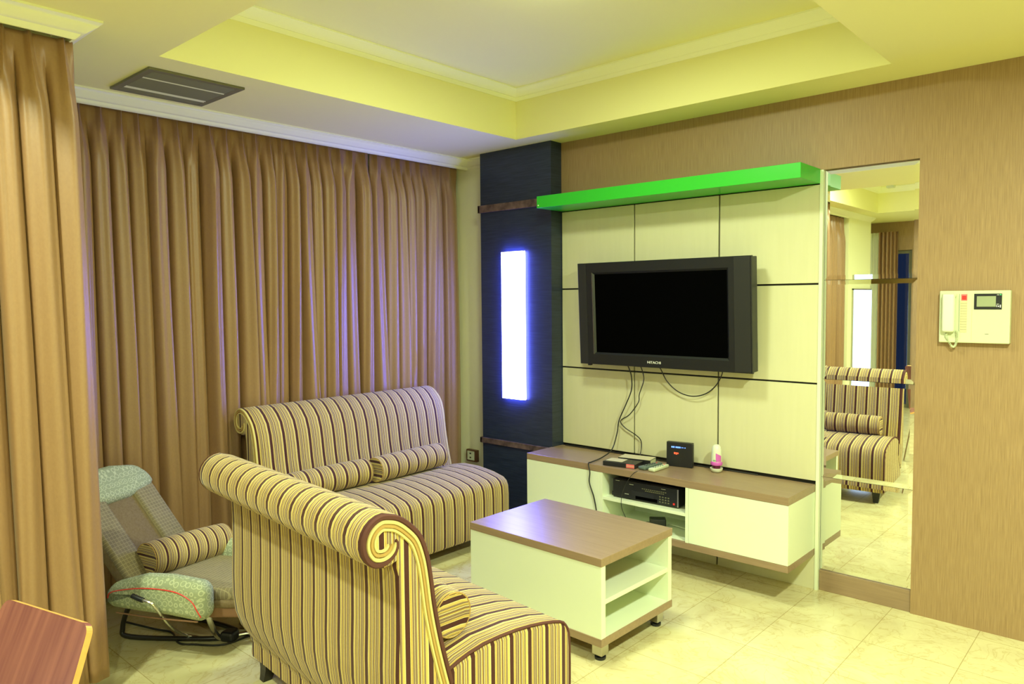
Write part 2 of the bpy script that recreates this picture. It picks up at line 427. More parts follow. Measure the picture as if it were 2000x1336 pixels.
for z0, z1, lab in ((2.096, 2.146, 'brown band crossing the dark pilaster beside the green shelf'), (.503, .540, 'dark brown band low on the pilaster, level with the TV cabinet top')):
    bm = bmesh.new(); box(bm, -2.272, CX + .0, PY - .014, PY, z0, z1, bevel=.002)
    box(bm, -2.272, -2.2575, PY - .014, .012, z0, z1)
    solo('wall_band', bm, M['band'], lab, 'wall trim', 'brown bands on the dark pilaster')

# ================================================================== wall panels, shelf, mirror
pan = thing('wall_panel', 'cream panelled board with black grooves behind the television', 'wall panel', ((CX) / 2, .015, 0))
bm = bmesh.new(); box(bm, CX, 0, .014, .03, 0, 2.062)
obj('backing', bm, M['groove'], pan)
xs = [CX + .004, -1.083, -.539, 0]; zs = [0.0, .541, 1.06, 1.564, 2.062]
for i in range(3):
    for j in range(4):
        g = .0048
        z0 = zs[j] + (g if j else .0); z1 = zs[j + 1] - g
        if j == 1: z0 = .563
        obj('panel', B(xs[i] + (g if i else 0), xs[i + 1] - (g if i < 2 else 0), 0, .014, z0, z1, bevel=.0012), M['panel'], pan)

gs = thing('floating_shelf', 'long bright green floating shelf above the television', 'shelf', (CX / 2, -.129, 2.062))
obj('board', B(-1.625, 0, -.258, 0, 2.062, 2.134, bevel=.0015), M['green'], gs)
obj('screw', LA([(.004, 0), (.004, .002)], -1.612, 0, n=10), M['white'], gs).matrix_local = Matrix.Identity(4)
o = bpy.data.objects['screw']; o.data.transform(wmat(gs)); o.data.transform(Matrix.Translation((1.612, 0, 0)))
o.data.transform(Matrix.Rotation(PI / 2, 4, 'X')); o.data.transform(Matrix.Translation((-1.612, -.2575, 2.078))); o.data.transform(wmat(gs).inverted())
bm = bmesh.new(); box(bm, -.020, -.0005, -.012, -.0005, 2.07, 2.115, bevel=.003)
obj('clip', bm, M['white'], gs, label='small white clip at the mirror end')

mir = thing('wall_mirror', 'tall narrow wall mirror with level cross seams beside the green shelf', 'mirror', (.23, .025, .105))
obj('backing', B(.018, .445, .026, .03, .105, 2.128), M['groove'], mir)
zt = [.105, .585, 1.085, 1.582, 2.127]
for j in range(4):
    bm = bmesh.new(); z0, z1 = zt[j] + .0008, zt[j + 1] - .0008; x0, x1 = .019, .444; b = .022
    o_ = [(x0, z0), (x1, z0), (x1, z1), (x0, z1)]; i_ = [(x0 + b, z0 + b), (x1 - b, z0 + b), (x1 - b, z1 - b), (x0 + b, z1 - b)]
    vb = [bm.verts.new((x, .026, z)) for x, z in o_]; vo = [bm.verts.new((x, .0235, z)) for x, z in o_]; vi = [bm.verts.new((x, .0224, z)) for x, z in i_]
    bm.faces.new(vi); bm.faces.new(vb[::-1])
    for k in range(4):
        k2 = (k + 1) % 4; bm.faces.new((vo[k], vo[k2], vi[k2], vi[k])); bm.faces.new((vb[k], vb[k2], vo[k2], vo[k]))
    obj('mirror_tile', bm, M['mirror'], mir)

# ================================================================== TV cabinet
cab = thing('tv_cabinet', 'long wall-hung white TV cabinet with wood top and open middle bay', 'cabinet', (-.82, -.175, .181))
XC0, XC1, YC = -1.641, -.002, -.350
obj('top', B(XC0, XC1, YC, -.001, .508, .547, bevel=.0015), M['oak'], cab, label='grey oak top board')
obj('bottom_board', B(XC0, XC1, YC, -.001, .181, .2155, bevel=.0015), M['oak'], cab, label='grey oak bottom board')
bm = bmesh.new(); t = .018
box(bm, XC0, XC0 + t, YC + .018, -.001, .2155, .508); box(bm, XC1 - t, XC1, YC + .018, -.001, .2155, .508)
box(bm, -1.09, -1.072, YC + .001, -.001, .2155, .508); box(bm, -.546, -.528, YC + .001, -.001, .2155, .508)
box(bm, XC0 + t, XC1 - t, -.012, -.0012, .2155, .508)
box(bm, -1.072, -.546, YC + .018, -.012, .2155, .218)
obj('carcass', bm, M['laminate'], cab)
obj('shelf', B(-1.072, -.546, YC + .004, -.012, .353, .370, bevel=.001), M['laminate'], cab)
obj('door', B(XC0, -1.091, YC, YC + .0175, .2165, .507, bevel=.001), M['laminate'], cab)
obj('door', B(-.527, XC1, YC, YC + .0175, .2165, .507, bevel=.001), M['laminate'], cab)

# ================================================================== television
tv = thing('television', 'large black flat television mounted on the cream wall panels', 'television', (-.826, -.05, 1.1))
TX0, TX1 = -1.390, -.282; th = math.atan(.03 / .61)
TM = Matrix.Translation((0, -.128, 1.103)) @ Matrix.Rotation(th, 4, 'X')   # local x, y (0 at front, + into wall), z up
def TB(x0, x1, y0, y1, z0, z1, bevel=0., seg=2):
    bm = bmesh.new(); box(bm, x0, x1, y0, y1, z0, z1, bevel=bevel, seg=seg); bm.transform(TM); return bm
H_ = .612
obj('housing', TB(TX0 + .004, TX1 - .004, .012, .075, .004, H_ - .004, .004), M['black'], tv)
# front bezel as a ring with sloped inner edge
bm = bmesh.new()
def ring(bm, a, b, ya, yb):
    A = [bm.verts.new((x, ya, z)) for x, z in ((a[0], a[2]), (a[1], a[2]), (a[1], a[3]), (a[0], a[3]))]
    Q = [bm.verts.new((x, yb, z)) for x, z in ((b[0], b[2]), (b[1], b[2]), (b[1], b[3]), (b[0], b[3]))]
    for k in range(4):
        k2 = (k + 1) % 4; bm.faces.new((A[k], A[k2], Q[k2], Q[k]))
S0, S1, S2, S3 = TX0 + .118, TX1 - .142, .074, H_ - .070
ring(bm, (TX0, TX1, 0, H_), (TX0 + .003, TX1 - .003, .003, H_ - .003), .003, 0)
ring(bm, (TX0 + .003, TX1 - .003, .003, H_ - .003), (S0 - .012, S1 + .012, S2 - .012, S3 + .012), 0, 0)
ring(bm, (S0 - .012, S1 + .012, S2 - .012, S3 + .012), (S0, S1, S2, S3), 0, .012)
ring(bm, (S0, S1, S2, S3), (S0, S1, S2, S3), .012, .014)
ring(bm, (TX0, TX1, 0, H_), (TX0, TX1, 0, H_), .003, .014)
bm.transform(TM); obj('bezel', bm, M['tvframe'], tv)
obj('screen', TB(S0 - .001, S1 + .001, .0115, .0135, S2 - .001, S3 + .001), M['screen'], tv)
for x0, x1 in ((TX0 + .006, TX0 + .062), (TX1 - .098, TX1 - .010)):
    obj('speaker', TB(x0, x1, -.0022, .001, .006, H_ - .006, .001), M['tvside'], tv)
obj('edge_strip', TB(S0 - .0135, S0 - .0115, -.001, .001, S2 - .01, S3 + .012), M['steel'], tv, label='thin silver strip left of the screen')
obj('foot', TB(TX0 + .05, TX0 + .07, .01, .03, -.010, .005), M['black'], tv)
obj('wall_bracket', B(-1.10, -.55, -.062, -.0005, 1.25, 1.55), M['black'], tv)
text('lettering', 'HITACHI', .020, M['white'], tv, TM @ Matrix.Translation((-.868, -.0009, .030)) @ Matrix.Rotation(PI / 2, 4, 'X') @ Matrix.Diagonal((1.15, 1, 1, 1)), label='white HITACHI lettering')

# cables
def cable(pts, r, label, n=8):
    return solo('cable', T(pts, r, n), M['cable'], label, 'cable', smooth=True)
cable([(-1.083, -.095, 1.12), (-1.083, -.06, 1.088), (-1.070, -.05, 1.03), (-1.075, -.045, .95), (-1.12, -.035, .86), (-1.172, -.03, .757), (-1.180, -.04, .68), (-1.190, -.08, .585), (-1.18, -.2, .556), (-1.165, -.33, .5525), (-1.165, -.356, .548), (-1.150, -.364, .50), (-1.155, -.362, .44), (-1.125, -.360, .36), (-1.105, -.360, .27), (-1.10, -.358, .20), (-1.09, -.33, .10), (-1.06, -.2, .012), (-1.0, -.06, .006)], .0036, 'long black cable from the TV over the cabinet edge to the floor')
cable([(-.994, -.095, 1.12), (-.994, -.06, 1.087), (-.985, -.05, 1.02), (-1.025, -.035, .93), (-1.035, -.03, .88), (-1.10, -.025, .80), (-1.166, -.022, .755), (-1.135, -.02, .715), (-1.06, -.02, .68), (-1.022, -.022, .65), (-1.015, -.03, .60), (-1.005, -.06, .556), (-.96, -.10, .553)], .0030, 'black cable crossing behind the long one to the video tapes')
cable([(-.864, -.095, 1.12), (-.864, -.06, 1.088), (-.835, -.04, 1.02), (-.77, -.03, .965), (-.685, -.028, .945), (-.60, -.03, .965), (-.53, -.04, 1.02), (-.484, -.06, 1.093), (-.48, -.095, 1.12)], .0032, 'black cable hanging in a loop under the TV')
cable([(-1.60, -.012, .5510), (-1.35, -.010, .5510), (-1.15, -.014, .5510), (-1.00, -.020, .5515), (-.93, -.03, .552), (-.86, -.03, .5515), (-.70, -.016, .5510), (-.3, -.010, .5510)], .0034, 'black cable lying along the back of the cabinet top')
cable([(-.84, -.345, .5495), (-.85, -.354, .545), (-.875, -.358, .52), (-.908, -.358, .47), (-.935, -.358, .40), (-.938, -.356, .335), (-.915, -.345, .27), (-.90, -.33, .222)], .0016, 'thin black cord hanging in front of the video recorder')

# ================================================================== things on the cabinet
vt = thing('video_tape', 'black video cassette with a red and white label at its corner', 'video tape', (-.99, -.26, .547), math.radians(9))
bm = bmesh.new(); box(bm, -.100, .100, -.060, .050, .0005, .026, bevel=.0015); obj('cassette', bm, M['black'], vt, world=False)
obj('label_strip', B(.045, .094, -.0612, -.0598, .003, .024), M['redlabel'], vt, world=False, label='red spine label')
obj('label_strip', B(.045, .094, -.0618, -.0600, .0125, .0150), M['paper'], vt, world=False, label='white line on the label')
obj('paper_label', B(-.092, .01, -.040, .040, .0262, .0272), M['paper'], vt, world=False)
vt2 = thing('video_tape', 'video cassette in a cream sleeve behind the black one', 'video tape', (-.970, -.145, .547), math.radians(10))
obj('sleeve', B(-.098, .098, -.050, .050, .0005, .030, bevel=.001), M['black'], vt2, world=False)
obj('paper_label', B(-.097, .097, -.049, .049, .0295, .0312), M['paper'], vt2, world=False)
obj('spine_label', B(.0975, .0988, -.040, .040, .003, .027), M['cream'], vt2, world=False)

def remote(name, label, loc, rz, mm, bm_col, L_=.155, W_=.042):
    t = thing(name, label, 'remote control', loc, rz)
    bm = bmesh.new(); box(bm, -L_ / 2, L_ / 2, -W_ / 2, W_ / 2, .0005, .020, bevel=.007, seg=3)
    for v in bm.verts:
        v.co.y *= 1 - .25 * (v.co.x / L_ + .5)
    obj('body', bm, mm, t, world=False, smooth=True)
    for i in range(4):
        for j in range(2):
            obj('button', B(-.05 + i * .024, -.042 + i * .024, -.010 + j * .013, -.003 + j * .013, .0195, .0220, bevel=.0008), bm_col, t, world=False)
    obj('button', B(.050, .058, -.004, .004, .0195, .022, bevel=.001), M['red'], t, world=False, label='red power button')
    return t
remote('remote_control', 'dark grey-green remote control beside the video tapes', (-.836, -.215, .547), math.radians(84), M['greengrey'], M['black'], .17, .05)
remote('remote_control', 'cream remote control lying beside the dark one', (-.777, -.225, .547), math.radians(88), M['cream'], M['greengrey'], .16, .042)

ro = thing('router', 'small black square router with blue digits on its front', 'router', (-.725, -.085, .547), math.radians(10))
obj('housing', B(-.075, .075, -.015, .015, .0005, .140, bevel=.003), M['black'], ro, world=False)
obj('side_rail', B(.0735, .0765, -.010, .010, .01, .13), M['tvside'], ro, world=False)
digs = '8818:88:1.'
for i in range(10):
    x = -.045 + i * .0085; h = .008 if i < 7 else .003
    obj('digit', B(x, x + (.005 if i not in (2, 6, 8) else .002), -.0162, -.0148, .112 - h / 2, .112 + h / 2), M['bluedigit'], ro, world=False)
for a, b, c, d in ((-.030, -.022, .072, .083), (-.020, -.012, .070, .082), (-.010, -.004, .074, .082)):
    obj('indicator', B(a, b, -.0162, -.0148, c, d), M['redmark'], ro, world=False)

fr = thing('air_freshener', 'white and pink gel air freshener on the cabinet top', 'air freshener', (-.508, -.075, .547))
obj('dish', LA([(.020, .0005), (.027, .004), (.033, .016), (.034, .024), (.030, .024), (.022, .016)], 0, 0), M['offwhite'], fr, world=False, smooth=True)
obj('gel', LA([(.020, .016), (.022, .045)], 0, 0), M['plum'], fr, world=False, smooth=True)
obj('collar', LA([(.030, .040), (.032, .044), (.032, .052), (.029, .060)], 0, 0), M['purple'], fr, world=False, smooth=True)
obj('cap', LA([(.0285, .055), (.0285, .085), (.026, .120), (.022, .140), (.014, .150), (.004, .153)], 0, 0), M['offwhite'], fr, world=False, smooth=True)
bm = bmesh.new()
for k in range(8):
    a0 = -1.25 + k * .14
    r = .0292
    v = [bm.verts.new((r * math.cos(a), r * math.sin(a), z)) for a, z in ((a0, .062), (a0 + .145, .062), (a0 + .145, .108 - .002 * k), (a0, .108 - .002 * k))]
    bm.faces.new(v)
obj('printed_label', bm, M['purple'], fr, world=False)
bm = bmesh.new()
for k in range(5):
    a0 = -1.75 + k * .12; r = .0294
    v = [bm.verts.new((r * math.cos(a), r * math.sin(a), z)) for a, z in ((a0, .064), (a0 + .1, .064), (a0 + .05, .074))]
    bm.faces.new(v)
obj('leaf_print', bm, M['leaf'], fr, world=False)

# video recorder in the niche
vc = thing('video_recorder', 'black video recorder on the shelf of the TV cabinet', 'video recorder', (-.82, -.18, .370), math.radians(2))
obj('housing', B(-.205, .200, -.115, .150, .006, .108, bevel=.002), M['black'], vc, world=False)
bm = bmesh.new(); box(bm, -.208, .203, -.128, -.113, .006, .106, bevel=.0025); obj('front_panel', bm, M['tvframe'], vc, world=False)
obj('tape_slot', B(-.085, .055, -.1295, -.127, .030, .058), M['black'], vc, world=False)
obj('display', B(-.06, .075, -.1297, -.127, .012, .030), M['screen'], vc, world=False)
for j, (za, zb, n, xa, xb) in enumerate(((.074, .079, 12, -.02, .135), (.064, .069, 10, .0, .12))):
    for i in range(n):
        x = xa + (xb - xa) * i / n
        obj('button', B(x, x + .008, -.1300, -.1275, za, zb), M['vent'], vc, world=False)
for i in range(4):
    for j in range(3):
        obj('button', B(.088 + i * .017, .097 + i * .017, -.1300, -.1275, .018 + j * .014, .024 + j * .014), M['vent'], vc, world=False)
obj('knob', B(.172, .182, -.133, -.127, .018, .028, bevel=.001), M['red'], vc, world=False)
for x, z in ((-.19, .098), (-.10, .088), (.10, .092), (-.13, .03)):
    obj('printed_mark', B(x, x + .026, -.1290, -.1278, z, z + .0022), M['ventlight'], vc, world=False)
obj('side_trim', B(.196, .203, -.1295, -.127, .008, .104), M['steel'], vc, world=False)
for x in (-.18, .17):
    for y in (-.09, .12): obj('foot', LA([(.012, .0), (.012, .007)], x, y, n=12), M['black'], vc, world=False)
pl_ = thing('power_plug', 'black plug and short cord left of the video recorder', 'plug', (-1.052, -.26, .370), math.radians(30))
obj('plug_body', B(-.012, .012, -.03, .01, .0005, .018, bevel=.004), M['black'], pl_, world=False)
obj('cord', T([(0, .01, .009), (.004, .03, .02), (.012, .04, .04), (.0, .05, .025), (-.004, .06, .006)], .002, 6), M['cable'], pl_, world=False, smooth=True)
ad = thing('power_adapter', 'black power adapter on the bottom of the open bay', 'power adapter', (-.80, -.20, .218), math.radians(35))
obj('body', B(-.045, .045, -.03, .03, .0005, .045, bevel=.005), M['black'], ad, world=False)
obj('cord', T([(-.045, 0, .02), (-.07, .0, .018), (-.085, -.02, .006), (-.11, -.02, .005)], .003, 6), M['cable'], ad, world=False, smooth=True)
solo('cord', T([(-.76, -.15, .223), (-.70, -.18, .235), (-.64, -.16, .223), (-.60, -.12, .223), (-.57, -.16, .223)], .003, 6), M['cream'], 'pale cord coiled beside the black adapter', 'cable', smooth=True)

# ================================================================== coffee table
ct = thing('coffee_table', 'low white coffee table with wood top and open shelf end', 'coffee table', (-1.1214, -1.3686, 0), -.0161)
tw, td = .766, .550
obj('top', B(0, tw, 0, td, .414, .4485, bevel=.0015), M['oak'], ct, world=False, label='grey oak top board')
obj('bottom_board', B(0, tw, 0, td, .080, .1135, bevel=.0015), M['oak'], ct, world=False, label='grey oak bottom board')
bm = bmesh.new()
box(bm, .003, tw - .003, .003, .032, .1135, .414); box(bm, .003, tw - .003, td - .032, td - .003, .1135, .414)
box(bm, .003, .021, .032, td - .032, .1135, .414); box(bm, .36, .378, .032, td - .032, .1135, .414)
box(bm, .378, tw - .004, .032, td - .032, .1135, .116)
obj('carcass', bm, M['laminate'], ct, world=False)
obj('shelf', B(.378, tw - .006, .032, td - .032, .250, .270, bevel=.001), M['laminate'], ct, world=False)
for x in (.05, tw - .075):
    for y in (.035, td - .085):
        l = obj('leg', B(x, x + .05, y, y + .05, .022, .0805, bevel=.002), M['steel'], ct, world=False)
        obj('foot', LA([(.022, 0), (.024, .004), (.024, .012), (.012, .014), (.012, .023)], x + .025, y + .025, n=20), M['black'], l, world=False, smooth=True)

# ================================================================== sofas
FRONTP = [(.0, .9200), (.045, .907), (.085, .878), (.122, .836), (.145, .775), (.157, .71), (.169, .62), (.189, .52), (.209, .44), (.228, .37), (.24, .30)]
ROLLC = (.0, .844); RR = .076
def roll_pts():
    pts = []
    for k in range(1, 14):
        a = PI / 2 + k * (PI * 1.16) / 13
        pts.append((ROLLC[0] + RR * math.cos(a), ROLLC[1] + RR * math.sin(a)))
    return pts
BACKP = [(.032, .765), (.040, .735), (.042, .66), (.040, .55), (.036, .45), (.036, .36), (.044, .29), (.066, .225), (.100, .170), (.104, .150)]
SEATP = [(.105, .150), (.105, .086), (.735, .086), (.745, .10), (.747, .18), (.747, .30), (.742, .355), (.728, .385), (.700, .405), (.62, .425), (.50, .440), (.36, .440), (.26, .420), (.21, .400), (.18, .36), (.13, .2)]
def extrude_profile(bm, prof, s0, s1, nseg, rnd=.012, bulge=None):
    rings = []
    ss = [s0, s0 + rnd * .3, s0 + rnd] + [s0 + rnd + (s1 - s0 - 2 * rnd) * k / nseg for k in range(1, nseg)] + [s1 - rnd, s1 - rnd * .3, s1]
    cu = sum(p[0] for p in prof) / len(prof); cz = sum(p[1] for p in prof) / len(prof)
    m = len(prof)
    def inset(d):
        out = []
        for i in range(m):
            a = Vector(prof[i - 1]); b = Vector(prof[i]); c = Vector(prof[(i + 1) % m])
            t = (c - a).normalized(); n = Vector((-t.y, t.x)) * d
            out.append((b.x + n.x, b.y + n.y))
        return out
    area = sum(prof[i - 1][0] * prof[i][1] - prof[i][0] * prof[i - 1][1] for i in range(m))
    sg = 1 if area > 0 else -1
    for i, s in enumerate(ss):
        d = {0: rnd, 1: rnd * .35, 2: 0}.get(i, {len(ss) - 1: rnd, len(ss) - 2: rnd * .35}.get(i, 0))
        P = inset(d * sg) if d else prof
        rings.append([bm.verts.new((u, s, z)) for u, z in P])
    for i in range(len(ss) - 1):
        for k in range(m):
            bm.faces.new((rings[i][k], rings[i][(k + 1) % m], rings[i + 1][(k + 1) % m], rings[i + 1][k]))
    bm.faces.new(rings[0][::-1]); bm.faces.new(rings[-1])
def sofa_uv(co, n):
    return (co.x * 1.0 + .02, co.z) if abs(n.y) > .75 else (co.y, co.z)
def make_sofa(label, loc, rz, W, bands=True):
    t = thing('sofa', label, 'sofa', loc, rz)
    bm = bmesh.new(); extrude_profile(bm, SEATP, .004, W - .004, 18, .016)
    obj('seat', bm, M['stripe'], t, world=False, smooth=True, uvfn=sofa_uv)
    prof = FRONTP + [(.20, .22), (.13, .165)] + BACKP[::-1] + roll_pts()[::-1]
    bm = bmesh.new(); extrude_profile(bm, prof, 0, W, 18, .010)
    obj('backrest', bm, M['stripe'], t, world=False, smooth=True, uvfn=sofa_uv)
    for s, sg in ((0, -1), (W, 1)):
        # bands that follow the front edge, go over the top and spiral into the roll
        base = [(u, z, None) for u, z in FRONTP[::-1] if z > .36]
        q = smoothpath([(u, z, 0) for u, z, _ in base], 4); line = []
        for i in range(len(q)):
            tt = (q[min(i + 1, len(q) - 1)] - q[max(i - 1, 0)]).normalized()
            line.append((q[i].x, q[i].y, -tt.y, tt.x))          # point and inward normal
        for ins, wd, mm, turns in ((.008, .015, M['stripe_dark'], 1.20), (.0215, .011, M['stripe_cream'], 1.14), (.0325, .010, M['stripe_tan'], 1.08), (.042, .009, M['stripe_cream'], 1.0)) if bands else ((.006, .009, M['stripe_cream'], 1.18), (.017, .010, M['stripe_tan'], 1.12), (.028, .008, M['stripe_cream'], 1.0)):
            P = [(u + nx * ins, z + nz * ins) for u, z, nx, nz in line][:-1]
            NR = 44
            for k in range(1, NR):
                a = PI / 2 + k * 2 * PI * turns * .62 / (NR - 1); f = k / (NR - 1)
                rad = RR - ins - (.034 if ins < .02 else .022) * max(0, f - .55) / .45
                P.append((ROLLC[0] + rad * math.cos(a), ROLLC[1] + rad * math.sin(a)))
            bm = bmesh.new(); rows = []; npp = len(P)
            for i, (u, z) in enumerate(P):
                a_ = Vector(P[max(i - 1, 0)]); b_ = Vector(P[min(i + 1, npp - 1)]); tt = (b_ - a_).normalized()
                hw = wd / 2 * min(1, (npp - 1 - i) / 5 + .35)
                n_ = Vector((-tt.y, tt.x)) * hw
                rows.append([bm.verts.new((u + n_.x * g1, s + sg * g2, z + n_.y * g1)) for g1, g2 in ((-1, -.004), (-1, .002), (-.6, .0055), (.6, .0055), (1, .002), (1, -.004))])
            for i in range(npp - 1):
                for k in range(6): bm.faces.new((rows[i][k], rows[i][(k + 1) % 6], rows[i + 1][(k + 1) % 6], rows[i + 1][k]))
            bm.faces.new(rows[0]); bm.faces.new(rows[-1][::-1])
            obj('piping', bm, mm, t, world=False, smooth=True, label='brown edge band' if ins < .02 else ('tan edge band' if .03 < ins < .04 else 'cream edge band'))
        if not bands: continue
        # seat edge welt
        P = [(u - .004, s + (.010 if sg < 0 else -.010), z - .002) for u, z in SEATP[3:14]]
        bm = bmesh.new(); tube(bm, smoothpath(P, 2), .0055, 8); obj('piping', bm, M['stripe_dark'], t, world=False, smooth=True, label='brown welt')
    for u in (.15, .66):
        for s in (.07, W - .07):
            bm = bmesh.new()
            sgn = -1 if u < .3 else 1
            for k in range(5):
                f = k / 4; z = .088 * (1 - f); h = .030 - .013 * f; off = sgn * .018 * f * f
                vs = [bm.verts.new((u + off + a * h, s + b * h, z)) for a, b in ((-1, -1), (1, -1), (1, 1), (-1, 1))]
                if k: [bm.faces.new((pv[q], pv[(q + 1) % 4], vs[(q + 1) % 4], vs[q])) for q in range(4)]
                else: bm.faces.new(vs)
                pv = vs
            bm.faces.new(pv[::-1]); obj('leg', bm, M['legblack'], t, world=False)
    return t
make_sofa('striped armless sofa standing against the brown curtains', (-2.447, -1.803, 0), 0, 1.362, False)
make_sofa('striped armless sofa in front, seen from behind its rolled back', (-.239, -2.56, 0), 1.482, 1.153)

def bolster(label, c, axis_rz, Lb, R=.073, group=None, tilt=0., mm='stripe'):
    t = thing('bolster', label, 'bolster cushion', (c[0], c[1], c[2] - R), axis_rz, group)
    prof = [(-Lb / 2 + .006, R - .020), (-Lb / 2 + .001, R - .008), (-Lb / 2 + .004, R), (-Lb / 2 + .05, R + .002)] + [(-Lb / 2 + .05 + (Lb - .10) * k / 6, R + .003) for k in range(1, 6)] + [(Lb / 2 - .05, R + .002), (Lb / 2 - .004, R), (Lb / 2 - .001, R - .008), (Lb / 2 - .006, R - .020)]
    bm = bmesh.new(); n = 32; rings = []
    RM = Matrix.Translation((0, 0, R)) @ Matrix.Rotation(tilt, 4, 'X')
    for s, r in prof:
        rings.append([bm.verts.new((r * math.cos(2 * PI * k / n), s, r * math.sin(2 * PI * k / n))) for k in range(n)])
    for i in range(len(rings) - 1):
        for k in range(n): bm.faces.new((rings[i][k], rings[i][(k + 1) % n], rings[i + 1][(k + 1) % n], rings[i + 1][k]))
    bm.faces.new(rings[0][::-1]); bm.faces.new(rings[-1])
    lay = bm.loops.layers.uv.new('UVMap'); bm.normal_update()
    for f in bm.faces:
        for l in f.loops:
            l[lay].uv = (l.vert.co.z + .04, l.vert.co.x) if abs(f.normal.y) > .8 else (l.vert.co.y, 0)
    bm.transform(RM)
    obj('cover', bm, M[mm], t, world=False, smooth=True)
    for s in (-Lb / 2 + .003, Lb / 2 - .003):
        bm = bmesh.new(); tube(bm, [RM @ Vector(((R - .003) * math.cos(2 * PI * k / 32), s, (R - .003) * math.sin(2 * PI * k / 32))) for k in range(32)], .0025, 6, closed=True)
        obj('piping', bm, M['stripe_tan'], t, world=False, smooth=True)
    return t
GB = 'striped bolsters on the sofas'
bolster('striped bolster nearer the pilaster on the far sofa', (-2.135, -.885, .512), math.radians(4), .55, group=GB)
bolster('striped bolster left of the other one on the far sofa', (-2.160, -1.462, .506), math.radians(0), .55, group=GB)
a2 = 1.482; eu = Vector((math.cos(a2), math.sin(a2))); es = Vector((-eu.y, eu.x))
def S2(s, u): p = Vector((-.239, -2.56)) + s * es + u * eu; return p.x, p.y
x, y = S2(.340, .318); bolster('striped bolster peeking out past the end of the near sofa back', (x, y, .508), a2, .46, group=GB)
x, y = S2(.80, .318); bolster('second striped bolster on the near sofa, seen only in the mirror', (x, y, .508), a2, .50, group=GB)

# ================================================================== curtains
def curtain(name, label, X, pleats, ya, yb, ztop, zbot, seed, amp=.034, group=None, material=None, flare=None, nz=56, ppp=22):
    rnd = random.Random(seed)
    pl = sorted(pleats); npl = len(pl)
    A = [rnd.uniform(.65, 1.25) for _ in range(npl)]; D = [rnd.uniform(-.02, .02) for _ in range(npl)]; E = [rnd.uniform(.7, 1.4) for _ in range(npl)]
    PH = [rnd.uniform(0, 6.28) for _ in range(npl)]
    mids = [ya] + [(pl[i] + pl[i + 1]) / 2 for i in range(npl - 1)] + [yb]
    bm = bmesh.new(); rows = []
    for j in range(nz + 1):
        v = j / nz; z = ztop + (zbot - ztop) * v ** 1.25
        d = ztop - z; row = []
        g = min(1, d / .30); g = g * g * (3 - 2 * g)       # 0 at the heading, 1 in free fall
        for i in range(npl):
            for k in range(ppp + (1 if i == npl - 1 else 0)):
                s = k / ppp; t = s * 2 - 1                  # -1..1 across one pleat
                y0, y1 = mids[i], mids[i + 1]
                y = (y0 + (pl[i] - y0) * (s * 2)) if s < .5 else (pl[i] + (y1 - pl[i]) * (s * 2 - 1))
                drift = D[i] * (d ** 1.3) * .5 * (1 - abs(t)) * 2
                pinch = math.exp(-(t / .16) ** 2) * .026
                fold = max(0, math.cos(PI / 2 * t)) ** (E[i] * .85) * amp * 1.55 * A[i]
                sec = .006 * math.sin(PI * 3 * t + PH[i] + d * .8) * A[i]
                w_ = .010 * math.sin(d * 1.7 + PH[i])
                x = X + (1 - g) * pinch * (1 - .45 * min(1, d / .03) * 0) + g * (fold - amp * .6 + sec) + g * w_ * .5
                y += g * (.13 * (y1 - y0) * math.sin(PI * t) + drift + w_ * (1 - abs(t)))
                if flare: x, y = flare(x, y, z, d)
                row.append(bm.verts.new((x, y, z)))
        rows.append(row)
    for j in range(nz):
        for k in range(len(rows[0]) - 1):
            bm.faces.new((rows[j][k], rows[j][k + 1], rows[j + 1][k + 1], rows[j + 1][k]))
    o = solo(name, bm, material or M['curtain'], label, 'curtain', group, smooth=True)
    for p in o.data.polygons: p.use_smooth = True
    md = o.modifiers.new('thickness', 'SOLIDIFY'); md.thickness = .0025
    return o
P_ALL = [-2.512, -2.415, -2.32, -2.241, -2.146, -2.044, -1.964, -1.872, -1.777, -1.682, -1.602, -1.513, -1.441, -1.361, -1.282, -1.204, -1.12, -1.035, -.938, -.843, -.745, -.636, -.557, -.473, -.386, -.273, -.196, -.102]
GC = 'brown pleated curtains'
curtain('curtain', 'wide brown pleated curtain behind the recliner, left of where the curtains meet', -2.600, [-2.79, -2.70, -2.61] + P_ALL[:20], -2.83, -.800, 2.458, .045, 3, amp=.052, group=GC, flare=lambda x, y, z, d: (min(x, -2.532) if z < 1.0 else x, y))
curtain('curtain', 'narrower brown pleated curtain next to the pale wall strip and socket', -2.600, P_ALL[20:], -.786, -.004, 2.458, .045, 5, amp=.052, group=GC, flare=lambda x, y, z, d: (min(x, -2.532) if z < 1.0 else x, y))
yy = -2.86; np_ = []
while yy > -5.38:
    np_.append(yy); yy -= random.Random(int(-yy * 1000)).uniform(.068, .125)
curtain('curtain', 'brown curtain nearest the camera, filling the left edge of the photo', -1.655, np_, -5.43, -2.822, 2.438, .075, 11, amp=.056, group=GC, flare=lambda x, y, z, d: (x, y + (.050 * (d / 2.4) * max(0, (y + 3.6) / .78))))
